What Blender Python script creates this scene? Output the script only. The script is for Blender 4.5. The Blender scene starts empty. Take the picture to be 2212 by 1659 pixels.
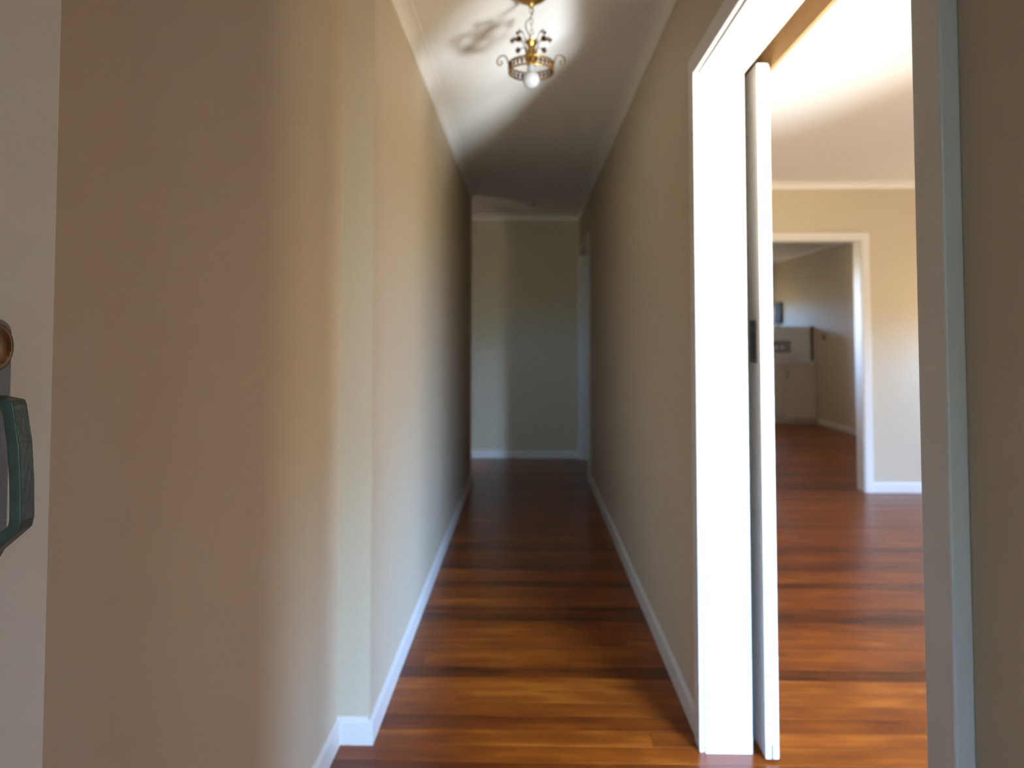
import bpy, bmesh, math, random
from mathutils import Vector, Matrix
random.seed(7)
R = math.radians
sc = bpy.context.scene
C = sc.collection

# ------------------------------------------------------------------ camera
cam = bpy.data.cameras.new('camera')
co = bpy.data.objects.new('camera', cam); C.objects.link(co)
co.location = (0, 0, 1.30)
co.rotation_euler = (R(90) + 0.03730, 0, 0.02248)
cam.sensor_width = 36; cam.sensor_fit = 'HORIZONTAL'
cam.lens = 1475 / 2212 * 36
cam.shift_x = 0; cam.shift_y = -(829.5 - 669.0) / 2212
cam.clip_start = 0.02
cam.dof.use_dof = True; cam.dof.focus_distance = 0.76; cam.dof.aperture_fstop = 4.6
sc.camera = co

# ------------------------------------------------------------------ daylight
SKY_S = 98.0
w = bpy.data.worlds.new('sky'); sc.world = w; w.use_nodes = True
nt = w.node_tree; nt.nodes.clear()
tc = nt.nodes.new('ShaderNodeTexCoord'); sx = nt.nodes.new('ShaderNodeSeparateXYZ')
mr = nt.nodes.new('ShaderNodeMapRange'); mr.inputs[1].default_value = -1; mr.inputs[2].default_value = 1
cr = nt.nodes.new('ShaderNodeValToRGB')
bg = nt.nodes.new('ShaderNodeBackground'); ow = nt.nodes.new('ShaderNodeOutputWorld')
nt.links.new(tc.outputs['Generated'], sx.inputs[0]); nt.links.new(sx.outputs[2], mr.inputs[0])
nt.links.new(mr.outputs[0], cr.inputs[0]); nt.links.new(cr.outputs[0], bg.inputs[0]); nt.links.new(bg.outputs[0], ow.inputs[0])
bg.inputs[1].default_value = SKY_S
e = cr.color_ramp.elements
e[0].position = 0.0; e[0].color = (0.40, 0.31, 0.20, 1)          # sunlit drive and lawn
e[1].position = 1.0; e[1].color = (0.30, 0.50, 1.0, 1)
for pos, c in ((0.47, (0.36, 0.30, 0.19, 1)), (0.50, (0.30, 0.33, 0.28, 1)), (0.54, (0.46, 0.70, 1.10, 1)), (0.70, (0.36, 0.64, 1.18, 1))):
    q = cr.color_ramp.elements.new(pos); q.color = c

def portal(name, loc, rot, sx_, sy_):
    l = bpy.data.lights.new(name, 'AREA'); l.shape = 'RECTANGLE'; l.size = sx_; l.size_y = sy_
    l.cycles.is_portal = True
    o = bpy.data.objects.new(name, l); C.objects.link(o); o.location = loc; o.rotation_euler = rot
    return o
W1 = (1.20, 2.14, 0.25, 2.15)     # front room window: x0, x1, z0, z1
W4 = (2.22, 3.35, 0.25, 1.15)     # added low pane beside it, lights the room ceiling
W5 = (5.00, 5.45, 1.05, 1.55)     # added opening in the room's right wall, brightens the far wall: y0, y1, z0, z1
W2 = (3.35, 3.75, 1.50, 1.95)     # kitchen window
portal('sky_portal', ((W1[0]+W1[1])/2, -0.24, (W1[2]+W1[3])/2), (R(90), 0, 0), W1[1]-W1[0], W1[3]-W1[2])
portal('sky_portal', ((W4[0]+W4[1])/2, -0.24, (W4[2]+W4[3])/2), (R(90), 0, 0), W4[1]-W4[0], W4[3]-W4[2])
portal('sky_portal', (4.51, (W5[0]+W5[1])/2, (W5[2]+W5[3])/2), (R(90), 0, R(90)), W5[1]-W5[0], W5[3]-W5[2])
portal('sky_portal', ((W2[0]+W2[1])/2, 12.30, (W2[2]+W2[3])/2), (R(-90), 0, 0), W2[1]-W2[0], W2[3]-W2[2])
W3 = (-1.28, -1.02, 0.10, 1.65)  # narrow side light beyond the hall's left wall
portal('sky_portal', ((W3[0]+W3[1])/2, 4.19, 0.93), (R(90), 0, 0), W3[1]-W3[0], 1.65)
portal('sky_portal', (-2.11, 4.95, 1.55), (R(90), 0, R(-90)), 0.3, 0.3)  # added wall opening, lifts ambient light at the hall end
portal('sky_portal', (1.19, 7.90, 1.55), (R(90), 0, R(-90)), 1.0, 0.9)  # added kitchen opening, lights the tiled upstand
portal('sky_portal', (-0.02, -2.55, 1.05), (R(90), 0, 0), 0.74, 2.1)
def sun(name, d, strength, col, ang):
    l = bpy.data.lights.new(name, 'SUN'); l.energy = strength; l.color = col; l.angle = R(ang)
    o = bpy.data.objects.new(name, l); C.objects.link(o); o.rotation_euler = Vector(d).to_track_quat('-Z', 'Y').to_euler(); o.location = (2, -2, 0)
sun('upward_sun_standin', (-0.54, 1.0, 0.64), 4.6, (0.84, 0.93, 1.0), 5.0)
sun('upward_sun_standin', (-0.40, 1.0, 0.50), 7.0, (0.84, 0.93, 1.0), 7.0)     # added sun lamps aimed upward, standing in for sunlight reflected outside

sc.view_settings.view_transform = 'Standard'; sc.view_settings.look = 'None'
sc.view_settings.gamma = 1; sc.view_settings.use_curve_mapping = False
sc.view_settings.exposure = 0.0
sc.cycles.max_bounces = 12; sc.cycles.diffuse_bounces = 8; sc.cycles.glossy_bounces = 5
sc.cycles.sample_clamp_indirect = 6
sc.cycles.use_denoising = True

# ------------------------------------------------------------------ materials
def mat(name, col, rough=0.5, metal=0.0, bump=0.0, scale=60, var=0.0, coat=0.0, spec=0.5, vscale=3.0):
    m = bpy.data.materials.new(name); m.use_nodes = True
    n = m.node_tree; b = n.nodes['Principled BSDF']
    b.inputs['Base Color'].default_value = (*col, 1); b.inputs['Roughness'].default_value = rough
    b.inputs['Metallic'].default_value = metal; b.inputs['Coat Weight'].default_value = coat
    b.inputs['Specular IOR Level'].default_value = spec
    t = n.nodes.new('ShaderNodeTexCoord')
    if bump:
        no = n.nodes.new('ShaderNodeTexNoise'); no.inputs['Scale'].default_value = scale; no.inputs['Detail'].default_value = 4
        bp = n.nodes.new('ShaderNodeBump'); bp.inputs['Strength'].default_value = bump; bp.inputs['Distance'].default_value = 0.002
        n.links.new(t.outputs['Object'], no.inputs['Vector']); n.links.new(no.outputs[0], bp.inputs['Height'])
        n.links.new(bp.outputs[0], b.inputs['Normal'])
    if var:
        no = n.nodes.new('ShaderNodeTexNoise'); no.inputs['Scale'].default_value = vscale; no.inputs['Detail'].default_value = 5
        mx = n.nodes.new('ShaderNodeMixRGB'); mx.inputs[1].default_value = (*[c*(1-var) for c in col], 1)
        mx.inputs[2].default_value = (*[min(1, c*(1+var)) for c in col], 1)
        n.links.new(t.outputs['Object'], no.inputs['Vector']); n.links.new(no.outputs[0], mx.inputs[0])
        n.links.new(mx.outputs[0], b.inputs['Base Color'])
    return m
M_wall = mat('beige_wall_paint', (0.51, 0.43, 0.318), 0.62, bump=0.08, scale=180, var=0.02)
M_ceil = mat('white_ceiling_paint', (0.74, 0.72, 0.69), 0.8, bump=0.05, scale=120, var=0.01)
M_trim = mat('white_trim_paint', (0.66, 0.635, 0.60), 0.38, bump=0.04, scale=50, var=0.012)
M_door = mat('off_white_door_paint', (0.72, 0.72, 0.68), 0.5, bump=0.12, scale=90, var=0.03, vscale=8)
M_pine = mat('raw_pine', (0.47, 0.29, 0.13), 0.65, bump=0.1, scale=40, var=0.15, vscale=12)
M_brass = mat('antique_brass', (0.50, 0.32, 0.095), 0.38, metal=1.0, bump=0.15, scale=300, var=0.25, vscale=60)
M_brassd = mat('dark_brass', (0.20, 0.11, 0.035), 0.42, metal=1.0, bump=0.15, scale=300, var=0.3, vscale=60)
M_chain = mat('chain_metal', (0.30, 0.25, 0.18), 0.35, metal=1.0)
M_bulb = mat('opal_bulb_glass', (0.46, 0.49, 0.54), 0.15, coat=0.6)
M_hmetal = mat('weathered_bronze', (0.050, 0.064, 0.048), 0.40, metal=0.25, bump=0.5, scale=160, var=0.5, vscale=55)
M_plate = mat('grey_metal_plate', (0.13, 0.12, 0.115), 0.45, metal=0.7, bump=0.2, scale=200, var=0.2, vscale=40)
M_copper = mat('worn_copper_brown', (0.15, 0.085, 0.04), 0.40, metal=0.8, bump=0.2, scale=200, var=0.4, vscale=50)
M_steel = mat('dull_steel', (0.22, 0.21, 0.20), 0.35, metal=0.9, var=0.2, vscale=40)
M_cab = mat('cream_cabinet', (0.46, 0.41, 0.34), 0.45, var=0.03)
M_bench = mat('pale_bench', (0.55, 0.55, 0.55), 0.2, var=0.04)
M_tile = mat('glazed_white_tile', (0.72, 0.78, 0.84), 0.12, coat=0.4, var=0.03)
M_dark = mat('dark_brown_wood', (0.07, 0.045, 0.035), 0.5, var=0.2)
M_black = mat('black_plastic', (0.02, 0.02, 0.025), 0.4)
M_brick = mat('brown_brick', (0.22, 0.12, 0.08), 0.9, bump=0.3, var=0.2)
M_conc = mat('brown_paver', (0.10, 0.085, 0.07), 0.9, bump=0.2, var=0.1)
M_under = mat('dark_subfloor', (0.02, 0.012, 0.008), 0.9)

def wood_floor():
    m = bpy.data.materials.new('varnished_hardwood'); m.use_nodes = True
    n = m.node_tree; b = n.nodes['Principled BSDF']; L = n.links.new
    def nd(t, **k):
        x = n.nodes.new(t)
        for a, v in k.items(): setattr(x, a, v)
        return x
    at = nd('ShaderNodeAttribute', attribute_name='tone'); ao = nd('ShaderNodeAttribute', attribute_name='shift')
    g = nd('ShaderNodeNewGeometry')
    mp = nd('ShaderNodeVectorMath', operation='MULTIPLY'); mp.inputs[1].default_value = (1.1, 24, 1)
    ad = nd('ShaderNodeVectorMath', operation='ADD')
    L(g.outputs['Position'], mp.inputs[0]); L(mp.outputs[0], ad.inputs[0]); L(ao.outputs['Vector'], ad.inputs[1])
    n1 = nd('ShaderNodeTexNoise'); n1.inputs['Scale'].default_value = 1.0; n1.inputs['Detail'].default_value = 6; n1.inputs['Distortion'].default_value = 0.5
    L(ad.outputs[0], n1.inputs['Vector'])
    # broad wavy figure across the board
    mp2 = nd('ShaderNodeVectorMath', operation='MULTIPLY'); mp2.inputs[1].default_value = (5.0, 14, 1)
    ad2 = nd('ShaderNodeVectorMath', operation='ADD')
    L(g.outputs['Position'], mp2.inputs[0]); L(mp2.outputs[0], ad2.inputs[0]); L(ao.outputs['Vector'], ad2.inputs[1])
    n2 = nd('ShaderNodeTexNoise'); n2.inputs['Scale'].default_value = 1.0; n2.inputs['Detail'].default_value = 3
    L(ad2.outputs[0], n2.inputs['Vector'])
    def mth(op, a, bb, cl=False):
        x = nd('ShaderNodeMath', operation=op); x.use_clamp = cl
        for i, v in enumerate((a, bb)):
            if isinstance(v, (int, float)): x.inputs[i].default_value = v
            else: L(v, x.inputs[i])
        return x.outputs[0]
    s1 = mth('MULTIPLY', mth('SUBTRACT', n1.outputs[0], 0.5), 0.75)
    s2 = mth('MULTIPLY', mth('SUBTRACT', n2.outputs[0], 0.5), 0.8)
    f = mth('ADD', mth('ADD', at.outputs['Fac'], s1), s2, True)
    rp = nd('ShaderNodeValToRGB'); L(f, rp.inputs[0])
    ee = rp.color_ramp.elements
    ee[0].position = 0.0; ee[0].color = (0.045, 0.008, 0.001, 1)
    ee[1].position = 1.0; ee[1].color = (0.40, 0.112, 0.010, 1)
    q = ee.new(0.35); q.color = (0.130, 0.025, 0.002, 1)
    q = ee.new(0.68); q.color = (0.22, 0.049, 0.0035, 1)
    # two small dark gum marks in the timber
    last = rp.outputs[0]
    for (kx, ky, rx, ry) in ((0.162, 2.745, 0.010, 0.020), (0.152, 2.68, 0.007, 0.030), (1.02, 2.86, 0.035, 0.018)):
        sb = nd('ShaderNodeVectorMath', operation='SUBTRACT'); L(g.outputs['Position'], sb.inputs[0]); sb.inputs[1].default_value = (kx, ky, 0)
        dv = nd('ShaderNodeVectorMath', operation='DIVIDE'); L(sb.outputs[0], dv.inputs[0]); dv.inputs[1].default_value = (rx, ry, 1)
        ln = nd('ShaderNodeVectorMath', operation='LENGTH'); L(dv.outputs[0], ln.inputs[0])
        k = nd('ShaderNodeMapRange'); k.inputs[1].default_value = 0.4; k.inputs[2].default_value = 1.3; k.inputs[3].default_value = 0.7; k.inputs[4].default_value = 0.0
        L(ln.outputs['Value'], k.inputs[0])
        mx = nd('ShaderNodeMixRGB'); L(k.outputs[0], mx.inputs[0]); L(last, mx.inputs[1]); mx.inputs[2].default_value = (0.05, 0.012, 0.004, 1)
        last = mx.outputs[0]
    L(last, b.inputs['Base Color'])
    b.inputs['Roughness'].default_value = 0.30; b.inputs['Specular IOR Level'].default_value = 0.30
    b.inputs['Coat Weight'].default_value = 0.10; b.inputs['Coat Roughness'].default_value = 0.22
    bp = nd('ShaderNodeBump'); bp.inputs['Strength'].default_value = 0.10; bp.inputs['Distance'].default_value = 0.001
    L(n1.outputs[0], bp.inputs['Height']); L(bp.outputs[0], b.inputs['Normal'])
    return m
M_floor = wood_floor()

n_ = M_bulb.node_tree; b_ = n_.nodes['Principled BSDF']; tr_ = n_.nodes.new('ShaderNodeBsdfTranslucent'); mx_ = n_.nodes.new('ShaderNodeMixShader')
tr_.inputs[0].default_value = (0.85, 0.90, 1.0, 1); mx_.inputs[0].default_value = 0.22
n_.links.new(b_.outputs[0], mx_.inputs[1]); n_.links.new(tr_.outputs[0], mx_.inputs[2]); n_.links.new(mx_.outputs[0], n_.nodes['Material Output'].inputs[0])

# ------------------------------------------------------------------ helpers
def box(bm, x0, x1, y0, y1, z0, z1):
    v = [bm.verts.new(p) for p in ((x0,y0,z0),(x1,y0,z0),(x1,y1,z0),(x0,y1,z0),(x0,y0,z1),(x1,y0,z1),(x1,y1,z1),(x0,y1,z1))]
    for f in ((3,2,1,0),(4,5,6,7),(0,1,5,4),(1,2,6,5),(2,3,7,6),(3,0,4,7)): bm.faces.new([v[i] for i in f])
def prism(bm, prof, a, b):
    """closed profile (list of 3-vectors) at a and b offsets"""
    va = [bm.verts.new(Vector(p) + Vector(a)) for p in prof]; vb = [bm.verts.new(Vector(p) + Vector(b)) for p in prof]
    n = len(prof); bm.faces.new(va); bm.faces.new(vb[::-1])
    for i in range(n): bm.faces.new((va[i], vb[i], vb[(i+1) % n], va[(i+1) % n]))
def lathe(bm, prof, seg=32, c=(0,0,0), close=False):
    rings = []
    for r, z in prof:
        if r < 1e-6: rings.append([bm.verts.new((c[0], c[1], c[2]+z))])
        else: rings.append([bm.verts.new((c[0]+r*math.cos(2*math.pi*i/seg), c[1]+r*math.sin(2*math.pi*i/seg), c[2]+z)) for i in range(seg)])
    prs = list(zip(rings, rings[1:])) + ([(rings[-1], rings[0])] if close else [])
    for a, b in prs:
        for i in range(seg):
            j = (i+1) % seg
            if len(a) == 1 and len(b) == 1: continue
            if len(a) == 1: bm.faces.new((a[0], b[i], b[j]))
            elif len(b) == 1: bm.faces.new((a[i], b[0], a[j]))
            else: bm.faces.new((a[i], b[i], b[j], a[j]))
def tube(bm, pts, r, seg=8, closed=False):
    pts = [Vector(p) for p in pts]; n = len(pts); rings = []
    rr = r if isinstance(r, (list, tuple)) else [r]*n
    up = None
    for i, p in enumerate(pts):
        if closed: t = (pts[(i+1) % n] - pts[i-1]).normalized()
        else: t = (pts[min(i+1, n-1)] - pts[max(i-1, 0)]).normalized()
        if up is None: up = t.orthogonal().normalized()
        up = (up - t*up.dot(t)).normalized(); s = t.cross(up)
        rings.append([bm.verts.new(p + rr[i]*(math.cos(2*math.pi*k/seg)*up + math.sin(2*math.pi*k/seg)*s)) for k in range(seg)])
    for i in range(n if closed else n-1):
        a, b = rings[i], rings[(i+1) % n]
        for k in range(seg): bm.faces.new((a[k], a[(k+1) % seg], b[(k+1) % seg], b[k]))
    if not closed: bm.faces.new(rings[0][::-1]); bm.faces.new(rings[-1])
def obj(name, bm, m, parent=None, kind=None, label=None, cat=None, group=None, bevel=0.0, smooth=False, loc=None, rot=None):
    bmesh.ops.recalc_face_normals(bm, faces=bm.faces)
    me = bpy.data.meshes.new(name); bm.to_mesh(me); bm.free()
    o = bpy.data.objects.new(name, me); C.objects.link(o); me.materials.append(m)
    if smooth:
        for p in me.polygons: p.use_smooth = True
    if bevel:
        b = o.modifiers.new('bevel', 'BEVEL'); b.width = bevel; b.segments = 2; b.limit_method = 'ANGLE'
    if parent: o.parent = parent
    if loc: o.location = loc
    if rot: o.rotation_euler = rot
    if kind: o['kind'] = kind
    if label: o['label'] = label
    if cat: o['category'] = cat
    if group: o['group'] = group
    return o
def thing(name, loc, label, cat, rot=(0,0,0), kind=None):
    o = bpy.data.objects.new(name, None); C.objects.link(o); o.location = loc; o.rotation_euler = rot
    o.empty_display_size = 0.05
    o['label'] = label; o['category'] = cat
    if kind: o['kind'] = kind
    return o
def boxes(name, bs, m, **k):
    bm = bmesh.new()
    for b in bs: box(bm, *b)
    return obj(name, bm, m, **k)
def struct(name, bs, m, label=None, cat=None, **k):
    return boxes(name, bs, m, kind='structure', label=label, cat=cat, **k)

# ------------------------------------------------------------------ dimensions
H = 2.585
XL, XN, XR = -0.503, -0.608, 0.554        # hall left wall, nearer left wall, hall right wall
YS, YLE, YE = 2.216, 6.117, 7.295         # step in the left wall, end of the left wall, end wall
XRB = 0.69                                # room side of the hall's right wall
OY0, OY1, OZ = 0.958, 2.185, 2.141        # opening of the sliding door
DY0, DY1 = 6.14, 7.20                     # far doorway on the right
YF = 5.769                                # far wall of the front room
DX0, DX1, DZ = 1.97, 2.79, 2.09           # its doorway
XK, YK = 4.262, 12.20                     # kitchen right wall, end

# ------------------------------------------------------------------ floor
FB = 0.0855; Y_START = 2.215 - FB*30
fl = struct('floor', [(-2.1, 4.5, -0.25, 12.3, -0.10, -0.019)], M_under, 'polished orange-brown hardwood floor of narrow boards', 'floor')
tones = {}
def row_tone(i):
    rnd = random.Random(i*31+5); return 0.50 + rnd.uniform(-0.17, 0.17)
# rows seen best in the photograph: tone by the depth of the board's middle
SEEN = [(1.85,.45),(2.0,.56),(2.08,.40),(2.17,.62),(2.26,.66),(2.34,.44),(2.43,.55),(2.51,.66),(2.60,.70),(2.68,.16),(2.77,.52),
        (2.85,.60),(2.94,.58),(3.02,.55),(3.11,.50),(3.20,.20),(3.28,.26),(3.37,.60),(3.45,.50),(3.54,.54),(3.62,.22),(3.71,.60),(3.80,.62),
        (3.88,.25),(3.97,.40),(4.05,.50),(4.14,.56),(4.22,.22)]
xl_all, xr_all = -2.05, 4.45
def board_mesh(bm, x0, x1, y0, y1, tone, sh, lt, ls):
    g = 0.0006; z0, z1 = -0.019, 0.0; c = 0.0006
    prof = [(y0+g, z0), (y1-g, z0), (y1-g, z1-c), (y1-g-c, z1), (y0+g+c, z1), (y0+g, z1-c)]
    va = [bm.verts.new((x0+g, y, z)) for y, z in prof]; vb = [bm.verts.new((x1-g, y, z)) for y, z in prof]
    for v in va+vb: v[lt] = tone; v[ls] = sh
    bm.faces.new(va); bm.faces.new(vb[::-1])
    for i in range(6): bm.faces.new((va[i], vb[i], vb[(i+1) % 6], va[(i+1) % 6]))
def newbm():
    bm = bmesh.new(); return bm, bm.verts.layers.float.new('tone'), bm.verts.layers.float_vector.new('shift')
far_bm, flt, fls = newbm(); nrow = 0; y = Y_START; nb = 0
while y < 12.25:
    rnd = random.Random(nrow*7+1)
    x = xl_all - rnd.uniform(0, 2.0); mid = y + FB/2
    t0 = row_tone(nrow)
    near = [t for d, t in SEEN if abs(d-mid) < FB*0.52]
    if near: t0 = near[0]
    bounds = (-0.62, 4.42) if y < 4.2 else (-2.05, 4.42)
    if y > 7.4: bounds = (1.2, 4.42)
    first = True
    while x < bounds[1]:
        L_ = rnd.uniform(1.8, 4.2); x0, x1 = max(x, bounds[0]), min(x + L_, bounds[1]); x += L_
        if x1 - x0 < 0.05: continue
        tone = t0 + (0 if near and x0 < 0.6 else rnd.uniform(-0.14, 0.14)); sh = Vector((rnd.uniform(-50, 50), rnd.uniform(-50, 50), rnd.uniform(-9, 9)))
        if y < 4.9:
            bm, a, b = newbm(); board_mesh(bm, x0, x1, y, y+FB, tone, sh, a, b)
            obj('floorboard', bm, M_floor, parent=fl); nb += 1
        else: board_mesh(far_bm, x0, x1, y, y+FB, tone, sh, flt, fls)
    y += FB; nrow += 1
obj('floorboard', far_bm, M_floor, parent=fl, kind='stuff')
print('boards', nb)

# ------------------------------------------------------------------ shell
struct('ceiling', [(-2.1, 4.5, -0.25, 12.3, H, H+0.1)], M_ceil, 'plain white plaster ceiling', 'ceiling')
struct('wall_left', [(-0.80, XN, -0.10, YS, -0.02, H), (-0.60, XL, YS, YLE, -0.02, H), (-0.80, -0.60, YS, 4.30, -0.02, H), (-2.1, -2.0, 4.20, 4.80, -0.02, H), (-2.1, -2.0, 5.10, YE, -0.02, H), (-2.1, -2.0, 4.80, 5.10, -0.02, 1.40), (-2.1, -2.0, 4.80, 5.10, 1.70, H),
                     (-2.0, W3[0], 4.20, 4.30, -0.02, H), (W3[1], -0.80, 4.20, 4.30, -0.02, H), (W3[0], W3[1], 4.20, 4.30, -0.02, W3[2]), (W3[0], W3[1], 4.20, 4.30, W3[3], H)],
       M_wall, 'beige painted hall wall on the left, stepping out partway along', 'wall')
struct('wall_back', [(-2.1, 1.3, YE, YE+0.1, -0.02, H)], M_wall, 'dim beige wall closing the far end of the hall', 'wall')
struct('wall_right', [(0.562, XRB, -0.10, OY0-0.018, -0.02, H), (XR, XRB, OY0-0.018, OY1+0.018, OZ+0.018, H),
                      (XR, XRB, OY1+0.018, DY0-0.018, -0.02, H),
                      (XR, XRB, DY0-0.018, DY1+0.018, DZ+0.068, H), (XR, XRB, DY1+0.018, YE, -0.02, H)],
       M_wall, 'beige painted hall wall on the right with the sliding door opening', 'wall')
struct('wall_front', [(-0.95, -0.49, -0.25, -0.10, -0.02, H), (-0.49, 0.40, -0.25, -0.10, 2.12, H), (0.40, W1[0], -0.25, -0.10, -0.02, H),
                      (W1[0], W1[1], -0.25, -0.10, -0.02, W1[2]), (W1[0], W1[1], -0.25, -0.10, W1[3], H), (W1[1], W4[0], -0.25, -0.10, -0.02, H), (W4[1], 4.5, -0.25, -0.10, -0.02, H),
                      (W4[0], W4[1], -0.25, -0.10, -0.02, W4[2]), (W4[0], W4[1], -0.25, -0.10, W4[3], H)], M_wall)
struct('wall_room_right', [(4.40, 4.50, -0.10, W5[0], -0.02, H), (4.40, 4.50, W5[1], YF+0.12, -0.02, H), (4.40, 4.50, W5[0], W5[1], -0.02, W5[2]), (4.40, 4.50, W5[0], W5[1], W5[3], H)], M_wall)
struct('wall_room_back', [(XRB, DX0-0.018, YF, YF+0.12, -0.02, H), (DX0-0.018, DX1+0.018, YF, YF+0.12, DZ+0.018, H), (DX1+0.018, 4.40, YF, YF+0.12, -0.02, H)],
       M_wall, 'bright beige far wall of the front room with a doorway', 'wall')
struct('wall_kitchen_right', [(XK, XK+0.1, YF+0.12, YK, -0.02, H)], M_wall, 'dim beige kitchen wall seen through the far doorway', 'wall')
struct('wall_kitchen_left', [(1.20, 1.30, YF+0.12, 7.40, -0.02, H), (1.20, 1.30, 8.40, YK, -0.02, H), (1.20, 1.30, 7.40, 8.40, -0.02, 1.1), (1.20, 1.30, 7.40, 8.40, 2.0, H), (XRB, 1.2, YF+0.12, YF+0.22, -0.02, H)], M_wall)
struct('wall_kitchen_back', [(1.2, W2[0], YK, YK+0.1, -0.02, H), (W2[1], XK+0.1, YK, YK+0.1, -0.02, H), (W2[0], W2[1], YK, YK+0.1, -0.02, W2[2]), (W2[0], W2[1], YK, YK+0.1, W2[3], H)], M_wall)

# window frames (outside the view, they let the daylight in)
def window(name, x0, x1, z0, z1, yc, n):
    t = 0.045; bs = [(x0, x1, yc-0.03, yc+0.03, z0, z0+t), (x0, x1, yc-0.03, yc+0.03, z1-t, z1), (x0, x0+t, yc-0.03, yc+0.03, z0+t, z1-t), (x1-t, x1, yc-0.03, yc+0.03, z0+t, z1-t)]
    for k in range(1, n):
        xx = x0 + (x1-x0)*k/n; bs.append((xx-t/2, xx+t/2, yc-0.02, yc+0.02, z0+t, z1-t))
    return struct(name, bs, M_trim)
window('window_1', *W1, -0.175, 1); window('window_added', *W4, -0.175, 1); window('window_2', *W2, YK+0.05, 2)  # the low front pane is added for light on the ceiling

# added porch, unseen, closed in to cut the light at the front door
struct('wall_added_porch', [(-1.5, -1.4, -2.6, -0.25, -0.02, H), (0.70, 0.80, -2.6, -0.25, -0.02, H), (-1.5, -0.95, -0.25, -0.10, -0.02, H),
                      (-1.5, -0.39, -2.7, -2.6, -0.02, H), (0.35, 0.80, -2.7, -2.6, -0.02, H), (-0.39, 0.35, -2.7, -2.6, 2.1, H)], M_brick)
struct('ceiling_added_porch', [(-1.6, 0.84, -2.8, -0.25, H-0.12, H-0.02)], M_ceil)
M_screen = mat('light_screen_green', (0.17, 0.22, 0.13), 0.7, bump=1.0, scale=30, var=0.5, vscale=14)
struct('light_screen', [(-5.0, 1.2, -6.3, -5.5, -0.3, 2.75)], M_screen)  # added unseen block, screens the sky and tints entry light green
M_bounce = mat('bounce_ground_green', (0.07, 0.11, 0.035), 0.9, bump=0.6, scale=60, var=0.4, vscale=20)
struct('bounce_ground', [(-5.0, 0.9, -5.5, -2.8, -0.30, -0.12)], M_bounce)  # added unseen slab, dims and greens light bounced into the porch
struct('floor_added_porch', [(-1.6, 0.84, -2.8, -0.25, -0.12, -0.03)], M_conc)

# ------------------------------------------------------------------ baseboards
BH, BT = 0.085, 0.012
def base_prof_x(x, s):   # runs along y; s=+1: wall is on the left, board sticks out to +x
    return [(x, 0, 0), (x+s*BT, 0, 0), (x+s*BT, 0, BH-0.014), (x+s*0.004, 0, BH), (x, 0, BH)]
def base_prof_y(y, s):
    return [(0, y, 0), (0, y+s*BT, 0), (0, y+s*BT, BH-0.014), (0, y+s*0.004, BH), (0, y, BH)]
def bb(name, segs, label=None):
    bm = bmesh.new()
    for ax, c, s, a, b in segs:
        if ax == 'x': prism(bm, base_prof_x(c, s), (0, a, 0), (0, b, 0))
        else: prism(bm, base_prof_y(c, s), (a, 0, 0), (b, 0, 0))
    return obj(name, bm, M_trim, kind='structure', label=label, cat='baseboard' if label else None)
bb('baseboard_left', [('x', XL, 1, YS-BT, YLE), ('x', XN, 1, -0.1, YS-BT), ('y', YS, -1, XN, XL)], 'white baseboard along the left hall wall and its step')
bb('baseboard_right', [('x', XR, -1, OY1+0.065, DY0-0.065), ('x', 0.562, -1, -0.1, OY0-0.075)], 'white baseboard along the right hall wall')
bb('baseboard_back', [('y', YE, -1, -2.0, XR)], 'white baseboard across the far end of the hall')
bb('baseboard_room', [('y', YF, -1, DX1+0.062, 4.40), ('y', YF, -1, XRB, DX0-0.062)], 'white baseboard under the front room far wall')
bb('baseboard_kitchen', [('x', XK, -1, YF+0.12, 10.17)], 'white baseboard along the dim kitchen wall')

# ------------------------------------------------------------------ cornices
def corn_pts(n=5, P=0.060, D=0.055):
    pts = [(0, 0), (P, 0), (P, -0.006)]
    for k in range(1, n): a = k/n*math.pi/2; pts.append((P-(P-0.006)*math.sin(a)*1.0, -0.006-(D-0.012)*(1-math.cos(a))))
    pts += [(0.006, -D+0.006), (0.006, -D), (0, -D)]
    return pts
def cornice(name, segs, label=None):
    bm = bmesh.new()
    for ax, c, s, a, b in segs:
        if ax == 'x': prism(bm, [(c+s*p, 0, H+q) for p, q in corn_pts()], (0, a, 0), (0, b, 0))
        else: prism(bm, [(0, c+s*p, H+q) for p, q in corn_pts()], (a, 0, 0), (b, 0, 0))
    return obj(name, bm, M_ceil, kind='structure', label=label, cat='cornice' if label else None)
cornice('trim_1', [('x', XL, 1, YS-0.06, YLE), ('x', XN, 1, -0.1, YS-0.06), ('y', YS, -1, XN, XL+0.06)], 'white cove cornice along the left hall wall')
cornice('trim_2', [('x', XR, -1, -0.1, YE)], 'white cove cornice along the right hall wall')
cornice('trim_3', [('y', YE, -1, -2.0, XR)], 'white cornice above the dim end wall')
cornice('trim_4', [('y', YF, -1, XRB, 4.40)], 'white cornice in the bright front room')
cornice('trim_5', [('x', XK, -1, YF+0.12, YK)], 'cornice along the kitchen wall')

# ------------------------------------------------------------------ door openings
AW, AT = 0.064, 0.018                       # architrave width, thickness
def arch_x(bm, xw, s, y0, y1, z1, q=0.006):    # architrave set on a wall facing s*x around an opening y0..y1
    a, b = sorted((xw, xw + s*AT))
    box(bm, a, b + (0.008 if y0 < 2 else 0), y0-q-AW, y0-q, 0, z1+q+AW); box(bm, a, b, y1+q, y1+q+AW, 0, z1+q+AW); box(bm, a, b, y0-q, y1+q, z1+q, z1+q+AW)
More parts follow.
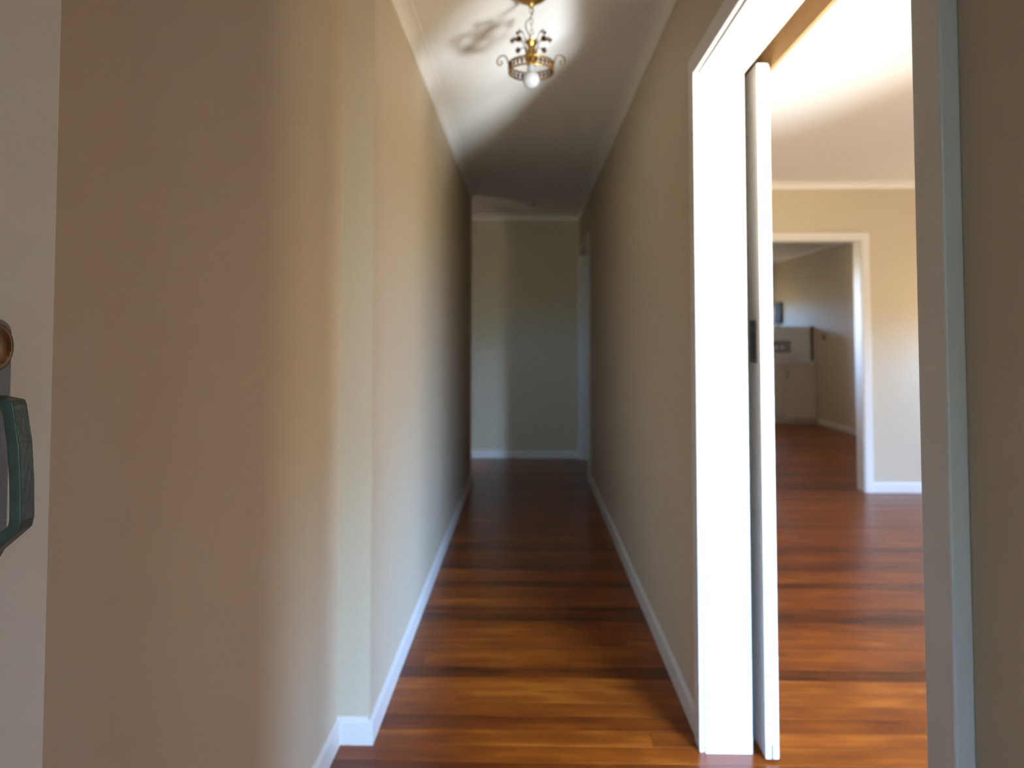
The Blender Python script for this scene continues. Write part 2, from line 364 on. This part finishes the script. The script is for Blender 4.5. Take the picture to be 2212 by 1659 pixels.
# sliding door opening
bm = bmesh.new(); arch_x(bm, XR, -1, OY0, OY1, OZ)
obj('trim_6', bm, M_trim, kind='structure', label='narrow white architrave around the sliding door opening', cat='door trim', bevel=0.003)
bm = bmesh.new()
box(bm, XR-0.002, 0.698, OY1, OY1+0.018, 0, OZ); box(bm, XR-0.002, 0.698, OY0, OY1+0.018, OZ, OZ+0.018)
box(bm, XR-0.002, 0.698, OY0-0.018, OY0, 0, OZ)
obj('trim_7', bm, M_trim, kind='structure', label='bright white door jamb and head lining of the sliding door opening', cat='door jamb', bevel=0.002)
struct('trim_8', [(0.770, 0.782, OY0-0.05, 3.15, OZ+0.002, OZ+0.16), (XRB, 0.770, OY0-0.05, 3.15, OZ+0.148, OZ+0.16)], M_pine, 'bare orange timber pelmet hiding the sliding door track', 'pelmet')
# far doorway in the hall's right wall, a small dark room behind
bm = bmesh.new(); arch_x(bm, XR, -1, DY0, DY1, DZ+0.05)
obj('trim_9', bm, M_trim, kind='structure', label='white architrave of the far doorway on the right of the hall', cat='door trim', bevel=0.003)
struct('trim_10', [(XR-0.002, XRB, DY0-0.018, DY0, 0, DZ+0.05), (XR-0.002, XRB, DY1, DY1+0.018, 0, DZ+0.05), (XR-0.002, XRB, DY0-0.018, DY1+0.018, DZ+0.05, DZ+0.068), (0.62, 0.655, DY1-0.012, DY1, 0, DZ+0.05)],
       M_trim, 'white jamb of the far doorway on the right of the hall', 'door jamb')
# doorway between front room and kitchen
bm = bmesh.new(); q = 0.006
for y0, y1 in ((YF-AT, YF), (YF+0.12, YF+0.12+AT)):
    box(bm, DX0-q-AW, DX0-q, y0, y1, 0, DZ+q+AW); box(bm, DX1+q, DX1+q+AW, y0, y1, 0, DZ+q+AW); box(bm, DX0-q, DX1+q, y0, y1, DZ+q, DZ+q+AW)
obj('trim_11', bm, M_trim, kind='structure', label='white architrave of the doorway to the kitchen', cat='door trim', bevel=0.003)
struct('trim_12', [(DX0-0.018, DX0, YF-0.002, YF+0.122, 0, DZ+0.018), (DX1, DX1+0.018, YF-0.002, YF+0.122, 0, DZ+0.018), (DX0, DX1, YF-0.002, YF+0.122, DZ, DZ+0.018)],
       M_trim, 'white jamb of the doorway to the kitchen', 'door jamb')

# front door frame (beside the camera)
struct('trim_13', [(-0.49, -0.472, -0.25, -0.09, 0, 2.10), (0.382, 0.40, -0.25, -0.09, 0, 2.10), (-0.49, 0.40, -0.25, -0.09, 2.10, 2.12)], M_trim)

# sliding door leaf
sd = thing('door_2', (0.745, 2.145, 0.010), 'white sliding door pushed back into the wall, edge showing', 'sliding door', kind='structure')
bm = bmesh.new(); box(bm, -0.020, 0.020, 0.0, 0.86, 0.0, 2.150); obj('door_leaf', bm, M_trim, parent=sd, bevel=0.002)
# flush pull let into the hall face near the edge
bm = bmesh.new()
zc = 1.27
def plate_ring(bm, x0, x1, y0, y1, z0, z1, t):
    box(bm, x0, x1, y0, y1, z0, z0+t); box(bm, x0, x1, y0, y1, z1-t, z1); box(bm, x0, x1, y0, y0+t, z0+t, z1-t); box(bm, x0, x1, y1-t, y1, z0+t, z1-t)
plate_ring(bm, -0.0225, -0.0195, 0.030, 0.095, zc-0.068, zc+0.068, 0.009)
fp = obj('flush_pull', bm, M_steel, parent=sd, label='dull metal flush pull on the sliding door', bevel=0.001)
bm = bmesh.new(); box(bm, -0.0205, -0.0195, 0.039, 0.086, zc-0.059, zc+0.059); obj('pull_recess', bm, M_plate, parent=fp)
bm = bmesh.new(); box(bm, -0.0235, -0.0205, 0.050, 0.070, zc+0.030, zc+0.046); obj('latch_turn', bm, M_steel, parent=fp, bevel=0.001)
bm = bmesh.new(); box(bm, -0.003, 0.003, -0.0015, 0.01, 0.002, 0.045); obj('floor_guide', bm, M_plate, parent=sd, label='small dark guide slot in the bottom of the door edge')

# ------------------------------------------------------------------ front door, standing open on the left
th = math.atan2(0.79+0.09, -0.556+0.470)
fd = thing('door_1', (-0.470, -0.090, 0.008), 'off-white front door standing open at the left edge with its dark pull handle', 'front door', rot=(0, 0, th-math.pi/2), kind='structure')
LL = math.hypot(0.88, 0.086)
bm = bmesh.new(); box(bm, -0.036, 0.0, 0.0, LL, 0.0, 2.085); obj('door_leaf', bm, M_door, parent=fd, bevel=0.0015)
def lp(u, p, z): return (p, LL-u, z-0.008)          # u: from the free edge, p: off the face
# backplate with rounded top
bm = bmesh.new(); uc, hw = 0.102, 0.0205
prof = []
for k in range(13):
    a = math.pi*k/12; prof.append(lp(uc-hw*math.cos(a), 0, 1.300+hw*0.8*math.sin(a)))
for k in range(13):
    a = math.pi*k/12; prof.append(lp(uc+hw*math.cos(a), 0, 1.085-hw*0.8*math.sin(a)))
prism(bm, prof, (0, 0, 0), (0.0045, 0, 0))
obj('backplate', bm, M_plate, parent=fd, bevel=0.0012, label='grey metal backplate with rounded top')
# lock cylinder
bm = bmesh.new(); lathe(bm, [(0, 0.0), (0.025, 0.0), (0.025, 0.004), (0.0235, 0.0065), (0.0185, 0.0068), (0.0175, 0.0045), (0, 0.0045)], 40)
ob = obj('lock_cylinder', bm, M_copper, parent=fd, smooth=True, loc=lp(0.1125, 0.0045, 1.288), rot=(0, R(90), 0), label='round coppery lock cylinder above the handle')
bm = bmesh.new(); box(bm, -0.006, 0.006, -0.0012, 0.0012, 0.0042, 0.0055); obj('keyhole', bm, M_black, parent=ob)
# pull handle: flat bar bent into a D, standing off the face
def bar(bm, pts, u0, u1, thk):
    """pts: (p, z) outer line; offset inward by thk; extruded over u0..u1"""
    n = len(pts); inner = []
    for i in range(n):
        a = Vector(pts[max(i-1, 0)]); b = Vector(pts[i]); c = Vector(pts[min(i+1, n-1)])
        ns = []
        for s, t in ((a, b), (b, c)):
            d = t - s
            if d.length > 1e-7: d.normalize(); ns.append(Vector((d[1], -d[0])))
        nn = sum(ns, Vector((0, 0))) / len(ns); k = max(nn.length_squared, .5); inner.append(b + nn/k*thk)
    ring = [Vector(p) for p in pts] + inner[::-1]
    m_ = len(ring)
    va = [bm.verts.new(lp(u0, p[0], p[1])) for p in ring]; vb = [bm.verts.new(lp(u1, p[0], p[1])) for p in ring]
    for i in range(n-1):
        j, k_ = m_-1-i, m_-2-i
        for V in (va, vb): bm.faces.new((V[i], V[i+1], V[k_], V[j]))
    for i in range(m_): bm.faces.new((va[i], vb[i], vb[(i+1) % m_], va[(i+1) % m_]))
bm = bmesh.new()
bar(bm, [(0.004, 1.077), (0.008, 1.079), (0.0350, 1.103), (0.0370, 1.113), (0.0360, 1.150), (0.0330, 1.190), (0.0265, 1.229), (0.0245, 1.2335), (0.004, 1.238)], 0.090, 0.113, -0.0115)
obj('pull_handle', bm, M_hmetal, parent=fd, bevel=0.0012, label='dark weathered metal pull handle bent outward like a D')

# ------------------------------------------------------------------ ceiling light
PX, PY = 0.015, 2.50
pl = thing('pendant_light', (PX, PY, H), 'ornate brass hanging light with flower sprays and one bare white bulb', 'ceiling light')
bm = bmesh.new(); lathe(bm, [(0, 0), (0.076, 0), (0.076, -0.005), (0.070, -0.014), (0.056, -0.030), (0.036, -0.043), (0.016, -0.052), (0.010, -0.060), (0.006, -0.068), (0, -0.070)], 40)
obj('ceiling_rose', bm, M_brass, parent=pl, smooth=True)
# chain links
zt = -0.066
for k in range(6):
    bm = bmesh.new(); pts = []
    for i in range(12):
        a = 2*math.pi*i/12; dx = 0.0058*math.cos(a); dz = 0.0125*math.sin(a)
        pts.append((dx, 0, dz) if k % 2 == 0 else (0, dx, dz))
    tube(bm, pts, 0.0013, 6, closed=True)
    obj('chain_link', bm, M_chain, parent=pl, smooth=True, loc=(0.0006*k, 0, zt - 0.009 - k*0.0215))
# slack flex looping beside the chain
bm = bmesh.new()
fx = [(0.004, 0, -0.055), (0.008, 0, -0.075), (0.003, 0, -0.095), (-0.006, 0, -0.108), (-0.018, 0, -0.118), (-0.021, 0, -0.135), (-0.015, 0, -0.155), (-0.005, 0, -0.175), (-0.002, 0, -0.20), (0, 0, -0.225)]
tube(bm, fx, 0.0022, 8); obj('flex_cord', bm, M_chain, parent=pl, smooth=True)
ZC = -0.195                                  # top of the central urn
bm = bmesh.new()
lathe(bm, [(0, ZC-0.004), (0.010, ZC-0.004), (0.020, ZC+0.002), (0.021, ZC-0.004), (0.014, ZC-0.014), (0.0115, ZC-0.023), (0.0145, ZC-0.031), (0.0185, ZC-0.040), (0.0165, ZC-0.047), (0.021, ZC-0.051), (0.021, ZC-0.060), (0.017, ZC-0.066), (0, ZC-0.066)], 28)
for k in range(10):                          # crown points on the urn
    a = 2*math.pi*k/10; ca, sa = math.cos(a), math.sin(a)
    v = [bm.verts.new((0.019*math.cos(a+da), 0.019*math.sin(a+da), ZC)) for da in (-.25, .25)] + [bm.verts.new((0.025*ca, 0.025*sa, ZC+0.011))]
    bm.faces.new(v)
urn = obj('central_urn', bm, M_brass, parent=pl, smooth=True, label='brass urn-shaped centre with a crown of points')
bm = bmesh.new(); lathe(bm, [(0, -0.260), (0.0175, -0.260), (0.0185, -0.266), (0.0165, -0.272), (0.0175, -0.277), (0.0150, -0.286), (0, -0.286)], 28)
obj('lamp_holder', bm, M_brass, parent=pl, smooth=True)
bm = bmesh.new(); ZB = -0.338
prof = [(0.0125, -0.280), (0.0130, -0.290), (0.0145, -0.300), (0.0185, -0.310), (0.0235, -0.317)]
for k in range(5, 17):
    a = math.pi*(k/16.); prof.append((0.0325*math.sin(a) if k < 16 else 0, ZB+0.0325*math.cos(a)))
lathe(bm, prof, 36); obj('light_bulb', bm, M_bulb, parent=pl, smooth=True, label='bare opal white bulb, unlit')
# pierced ring: two rims with a lattice of small loops between
ring = None; RR = 0.083; ZR0, ZR1 = -0.311, -0.279
bm = bmesh.new()
for z, r in ((ZR0, 0.0030), (ZR1, 0.0026)): tube(bm, [(RR*math.cos(2*math.pi*i/48), RR*math.sin(2*math.pi*i/48), z) for i in range(48)], r, 8, closed=True)
ring = obj('gallery_ring', bm, M_brass, parent=pl, smooth=True, label='pierced brass ring around the bulb')
bm = bmesh.new(); NL = 30; zm = (ZR0+ZR1)/2
for k in range(NL):
    a0 = 2*math.pi*k/NL; pts = []
    for i in range(10):
        b = 2*math.pi*i/10; a = a0 + 0.0085/RR*math.cos(b); pts.append((RR*math.cos(a), RR*math.sin(a), zm + 0.014*math.sin(b)))
    tube(bm, pts, 0.0021, 5, closed=True)
    pts = [(RR*math.cos(a0+math.pi/NL + 0.004/RR*math.cos(b)), RR*math.sin(a0+math.pi/NL + 0.004/RR*math.cos(b)), zm+0.006*math.sin(b)) for b in [2*math.pi*i/8 for i in range(8)]]
    tube(bm, pts, 0.0026, 5, closed=True)
obj('ring_filigree', bm, M_brassd, parent=ring, smooth=True)
# straps from the centre to the ring
for k, a in enumerate((R(-18), R(100), R(222))):
    bm = bmesh.new(); ca, sa = math.cos(a), math.sin(a); wv = 0.0045
    P = [(0.015, -0.258), (0.045, -0.268), (RR, -0.283)]
    for (r0, z0), (r1, z1) in zip(P, P[1:]):
        q4 = []
        for (r_, z_, sgn) in ((r0, z0, -1), (r1, z1, -1), (r1, z1, 1), (r0, z0, 1)): q4.append((r_*ca - sgn*wv*sa, r_*sa + sgn*wv*ca, z_))
        va = [bm.verts.new(p) for p in q4]; vb = [bm.verts.new((p[0], p[1], p[2]-0.002)) for p in q4]
        bm.faces.new(va); bm.faces.new(vb[::-1])
        for i in range(4): bm.faces.new((va[i], vb[i], vb[(i+1) % 4], va[(i+1) % 4]))
    obj('strap', bm, M_brass, parent=pl)
# scrolls standing out from the ring
def scroll(ang):
    bm = bmesh.new(); ca, sa = math.cos(ang), math.sin(ang); pts = []
    for r_, z_ in ((0.083, -0.305), (0.084, -0.280), (0.088, -0.260), (0.096, -0.246), (0.107, -0.243), (0.119, -0.248), (0.126, -0.258), (0.127, -0.270), (0.122, -0.279), (0.114, -0.280), (0.108, -0.273), (0.110, -0.265), (0.116, -0.264)):
        pts.append((r_*ca, r_*sa, z_))
    tube(bm, pts, [0.0026]*9+[0.0026, 0.0026, 0.0024, 0.0022], 7)
    obj('scroll_arm', bm, M_brassd, parent=pl, smooth=True)
for a in (R(4), R(176), R(95), R(-85)): scroll(a)
# flower sprays: a curved stem with a spiky blossom
def blossom(bm, c, ax, r, n=9):
    ax = Vector(ax).normalized(); u = ax.orthogonal().normalized(); v = ax.cross(u)
    for layer, el in enumerate((-35, 0, 35, 65)):
        ce, se = math.cos(R(el)), math.sin(R(el))
        for k in range(n if el < 60 else 5):
            a = 2*math.pi*(k+0.5*layer)/(n if el < 60 else 5); d = (math.cos(a)*u + math.sin(a)*v)*ce + ax*se; s = -math.sin(a)*u + math.cos(a)*v
            b0 = Vector(c); midp = b0 + d*r*0.58; tip = b0 + d*r
            vs = [bm.verts.new(b0), bm.verts.new(midp - s*r*0.20), bm.verts.new(tip), bm.verts.new(midp + s*r*0.20)]
            bm.faces.new(vs)
def spray(ang, r1, z1, r_blo, drop=True):
    ca, sa = math.cos(ang), math.sin(ang); pts = []
    z0 = ZC-0.050; rs = 0.020
    for i in range(9):
        t = i/8; pr = rs + (r1-rs)*(t**1.7)*1.0; pz = z0 + (z1+0.010-z0)*math.sin(t*math.pi*0.60)/math.sin(math.pi*0.5)
        pts.append((pr*ca, pr*sa, pz))
    bm = bmesh.new(); tube(bm, pts, 0.0016, 6); st = obj('flower_stem', bm, M_chain, parent=pl, smooth=True)
    bm = bmesh.new(); e_ = pts[-1]; blossom(bm, e_, (ca*0.8, sa*0.8, -0.45), r_blo); obj('brass_blossom', bm, M_brassd, parent=st)
for a, r_, z_, sz in ((3, 0.066, -0.193, 0.017), (177, 0.066, -0.193, 0.017), (-48, 0.068, -0.214, 0.014), (-132, 0.068, -0.214, 0.014),
                     (20, 0.049, -0.156, 0.016), (160, 0.049, -0.156, 0.016), (50, 0.076, -0.210, 0.014), (130, 0.076, -0.210, 0.014)):
    spray(R(a), r_, z_, sz)

# ------------------------------------------------------------------ smoke alarm at the far end
sa_ = thing('smoke_alarm', (0.025, 6.56, H), 'small round white smoke alarm on the dim ceiling at the far end of the hall', 'smoke alarm')
bm = bmesh.new(); lathe(bm, [(0, 0), (0.062, 0), (0.062, -0.012), (0.058, -0.016), (0, -0.016)], 32); obj('mounting_base', bm, M_trim, parent=sa_, smooth=False)
bm = bmesh.new(); lathe(bm, [(0, -0.016), (0.056, -0.018), (0.052, -0.034), (0.040, -0.042), (0, -0.044)], 32); obj('cover', bm, M_trim, parent=sa_, smooth=True)

# ------------------------------------------------------------------ kitchen seen through the far doorway
cb = thing('cabinet', (3.40, 10.17, 0), 'cream kitchen cabinet below the bench, seen through the far doorway', 'cabinet')
bm = bmesh.new(); box(bm, 0.0, 0.86, 0.018, 0.60, 0.10, 0.875); obj('body', bm, M_cab, parent=cb)
bm = bmesh.new(); box(bm, 0.0, 0.86, 0.05, 0.56, 0.0, 0.10); obj('kickboard', bm, M_cab, parent=cb)
for x0, x1 in ((-0.02+0.02, 0.345), (0.385, 0.845)):
    bm = bmesh.new(); box(bm, x0, x1, 0.0, 0.017, 0.07 if x0 > .3 else 0.11, 0.865); d_ = obj('door', bm, M_cab, parent=cb, bevel=0.003)
    bm = bmesh.new(); box(bm, x0+0.03, x0+0.045, -0.022, -0.002, 0.66, 0.78); obj('handle', bm, M_steel, parent=d_, bevel=0.002)
bm = bmesh.new(); box(bm, 3.38, XK, 10.15, 10.80, 0.875, 0.915); obj('benchtop', bm, M_bench, bevel=0.004, label='pale kitchen benchtop on the cream cabinet', cat='benchtop')
sp = thing('splashback', (3.38, 10.30, 0.915), 'glossy white tiled upstand on the kitchen bench catching blue daylight', 'splashback')
bm = bmesh.new(); box(bm, 0, 0.86, 0.010, 0.06, 0.0, 0.512); obj('backing', bm, M_cab, parent=sp)
tile_me = None
for i in range(8):
    for j in range(5):
        if tile_me is None:
            bm = bmesh.new(); box(bm, 0.001, 0.103, 0.0, 0.010, 0.001, 0.100); o = obj('tile', bm, M_tile, parent=sp, bevel=0.0015); tile_me = o
        else: o = tile_me.copy(); C.objects.link(o); o.parent = sp
        o.location = (0.015 + i*0.104, random.uniform(-.0006, .0006), 0.003 + j*0.1015); o.rotation_euler = (random.uniform(-.012, .012), 0, random.uniform(-.012, .012))
bm = bmesh.new(); box(bm, 0.845, 0.879, -0.012, 0.065, 0.0, 0.520); obj('end_post', bm, M_dark, parent=sp, label='dark brown end post')
# stove on the bench side with two knobs
st = thing('stove', (3.395, 10.20, 0.917), 'stove control panel with round knobs and bright top edge, partly hidden by the sliding door', 'stove')
bm = bmesh.new(); box(bm, 0, 0.60, 0.0, 0.075, 0.0, 0.045); obj('base', bm, M_bench, parent=st, bevel=0.004)
bm = bmesh.new(); prism(bm, [(0, -0.01, 0.05), (0, 0.02, 0.05), (0, 0.07, 0.115), (0, 0.06, 0.125), (0, -0.01, 0.062)], (0, 0, 0), (0.66, 0, 0)); obj('hob_edge', bm, M_bench, parent=st)
bm = bmesh.new(); box(bm, 0, 0.52, 0.060, 0.080, 0.125, 0.30); pn = obj('control_panel', bm, M_steel, parent=st, bevel=0.003)
for kx in (0.13, 0.22, 0.305, 0.39):
    bm = bmesh.new(); lathe(bm, [(0, 0), (0.030, 0), (0.028, 0.014), (0.020, 0.020), (0, 0.021)], 20)
    obj('knob', bm, M_tile, parent=pn, smooth=True, loc=(kx, 0.060, 0.20), rot=(R(90), 0, 0))
# hook on the kitchen wall beside the post
hk = thing('wall_hook', (XK, 9.90, 1.275), 'small dark hook on the kitchen wall beside the brown post', 'hook')
bm = bmesh.new(); box(bm, -0.010, 0.0, -0.035, 0.035, -0.045, 0.045); obj('hook_plate', bm, M_dark, parent=hk, bevel=0.004)
bm = bmesh.new(); tube(bm, [(-0.008, 0, 0.01), (-0.035, 0, 0.0), (-0.050, 0, 0.012), (-0.052, 0, 0.034)], 0.008, 8); obj('hook_arm', bm, M_dark, parent=hk, smooth=True)
# dark generic fitting with a hanging cord, mostly behind the sliding door
tp = thing('wall_fitting', (XK, 11.62, 1.66), 'dark rounded fitting on the kitchen wall just past the sliding door edge', 'wall fitting')
bm = bmesh.new(); box(bm, -0.05, 0.0, -0.13, 0.13, -0.16, 0.20); obj('body', bm, M_black, parent=tp, bevel=0.03)
bm = bmesh.new(); box(bm, -0.075, -0.05, -0.05, 0.05, -0.12, 0.15); obj('front_cover', bm, M_black, parent=tp, bevel=0.01)
bm = bmesh.new(); tube(bm, [(-0.02, 0, -0.15), (-0.025, 0.02, -0.25), (-0.02, 0.01, -0.36)], 0.012, 8); obj('cord', bm, M_black, parent=tp, smooth=True)
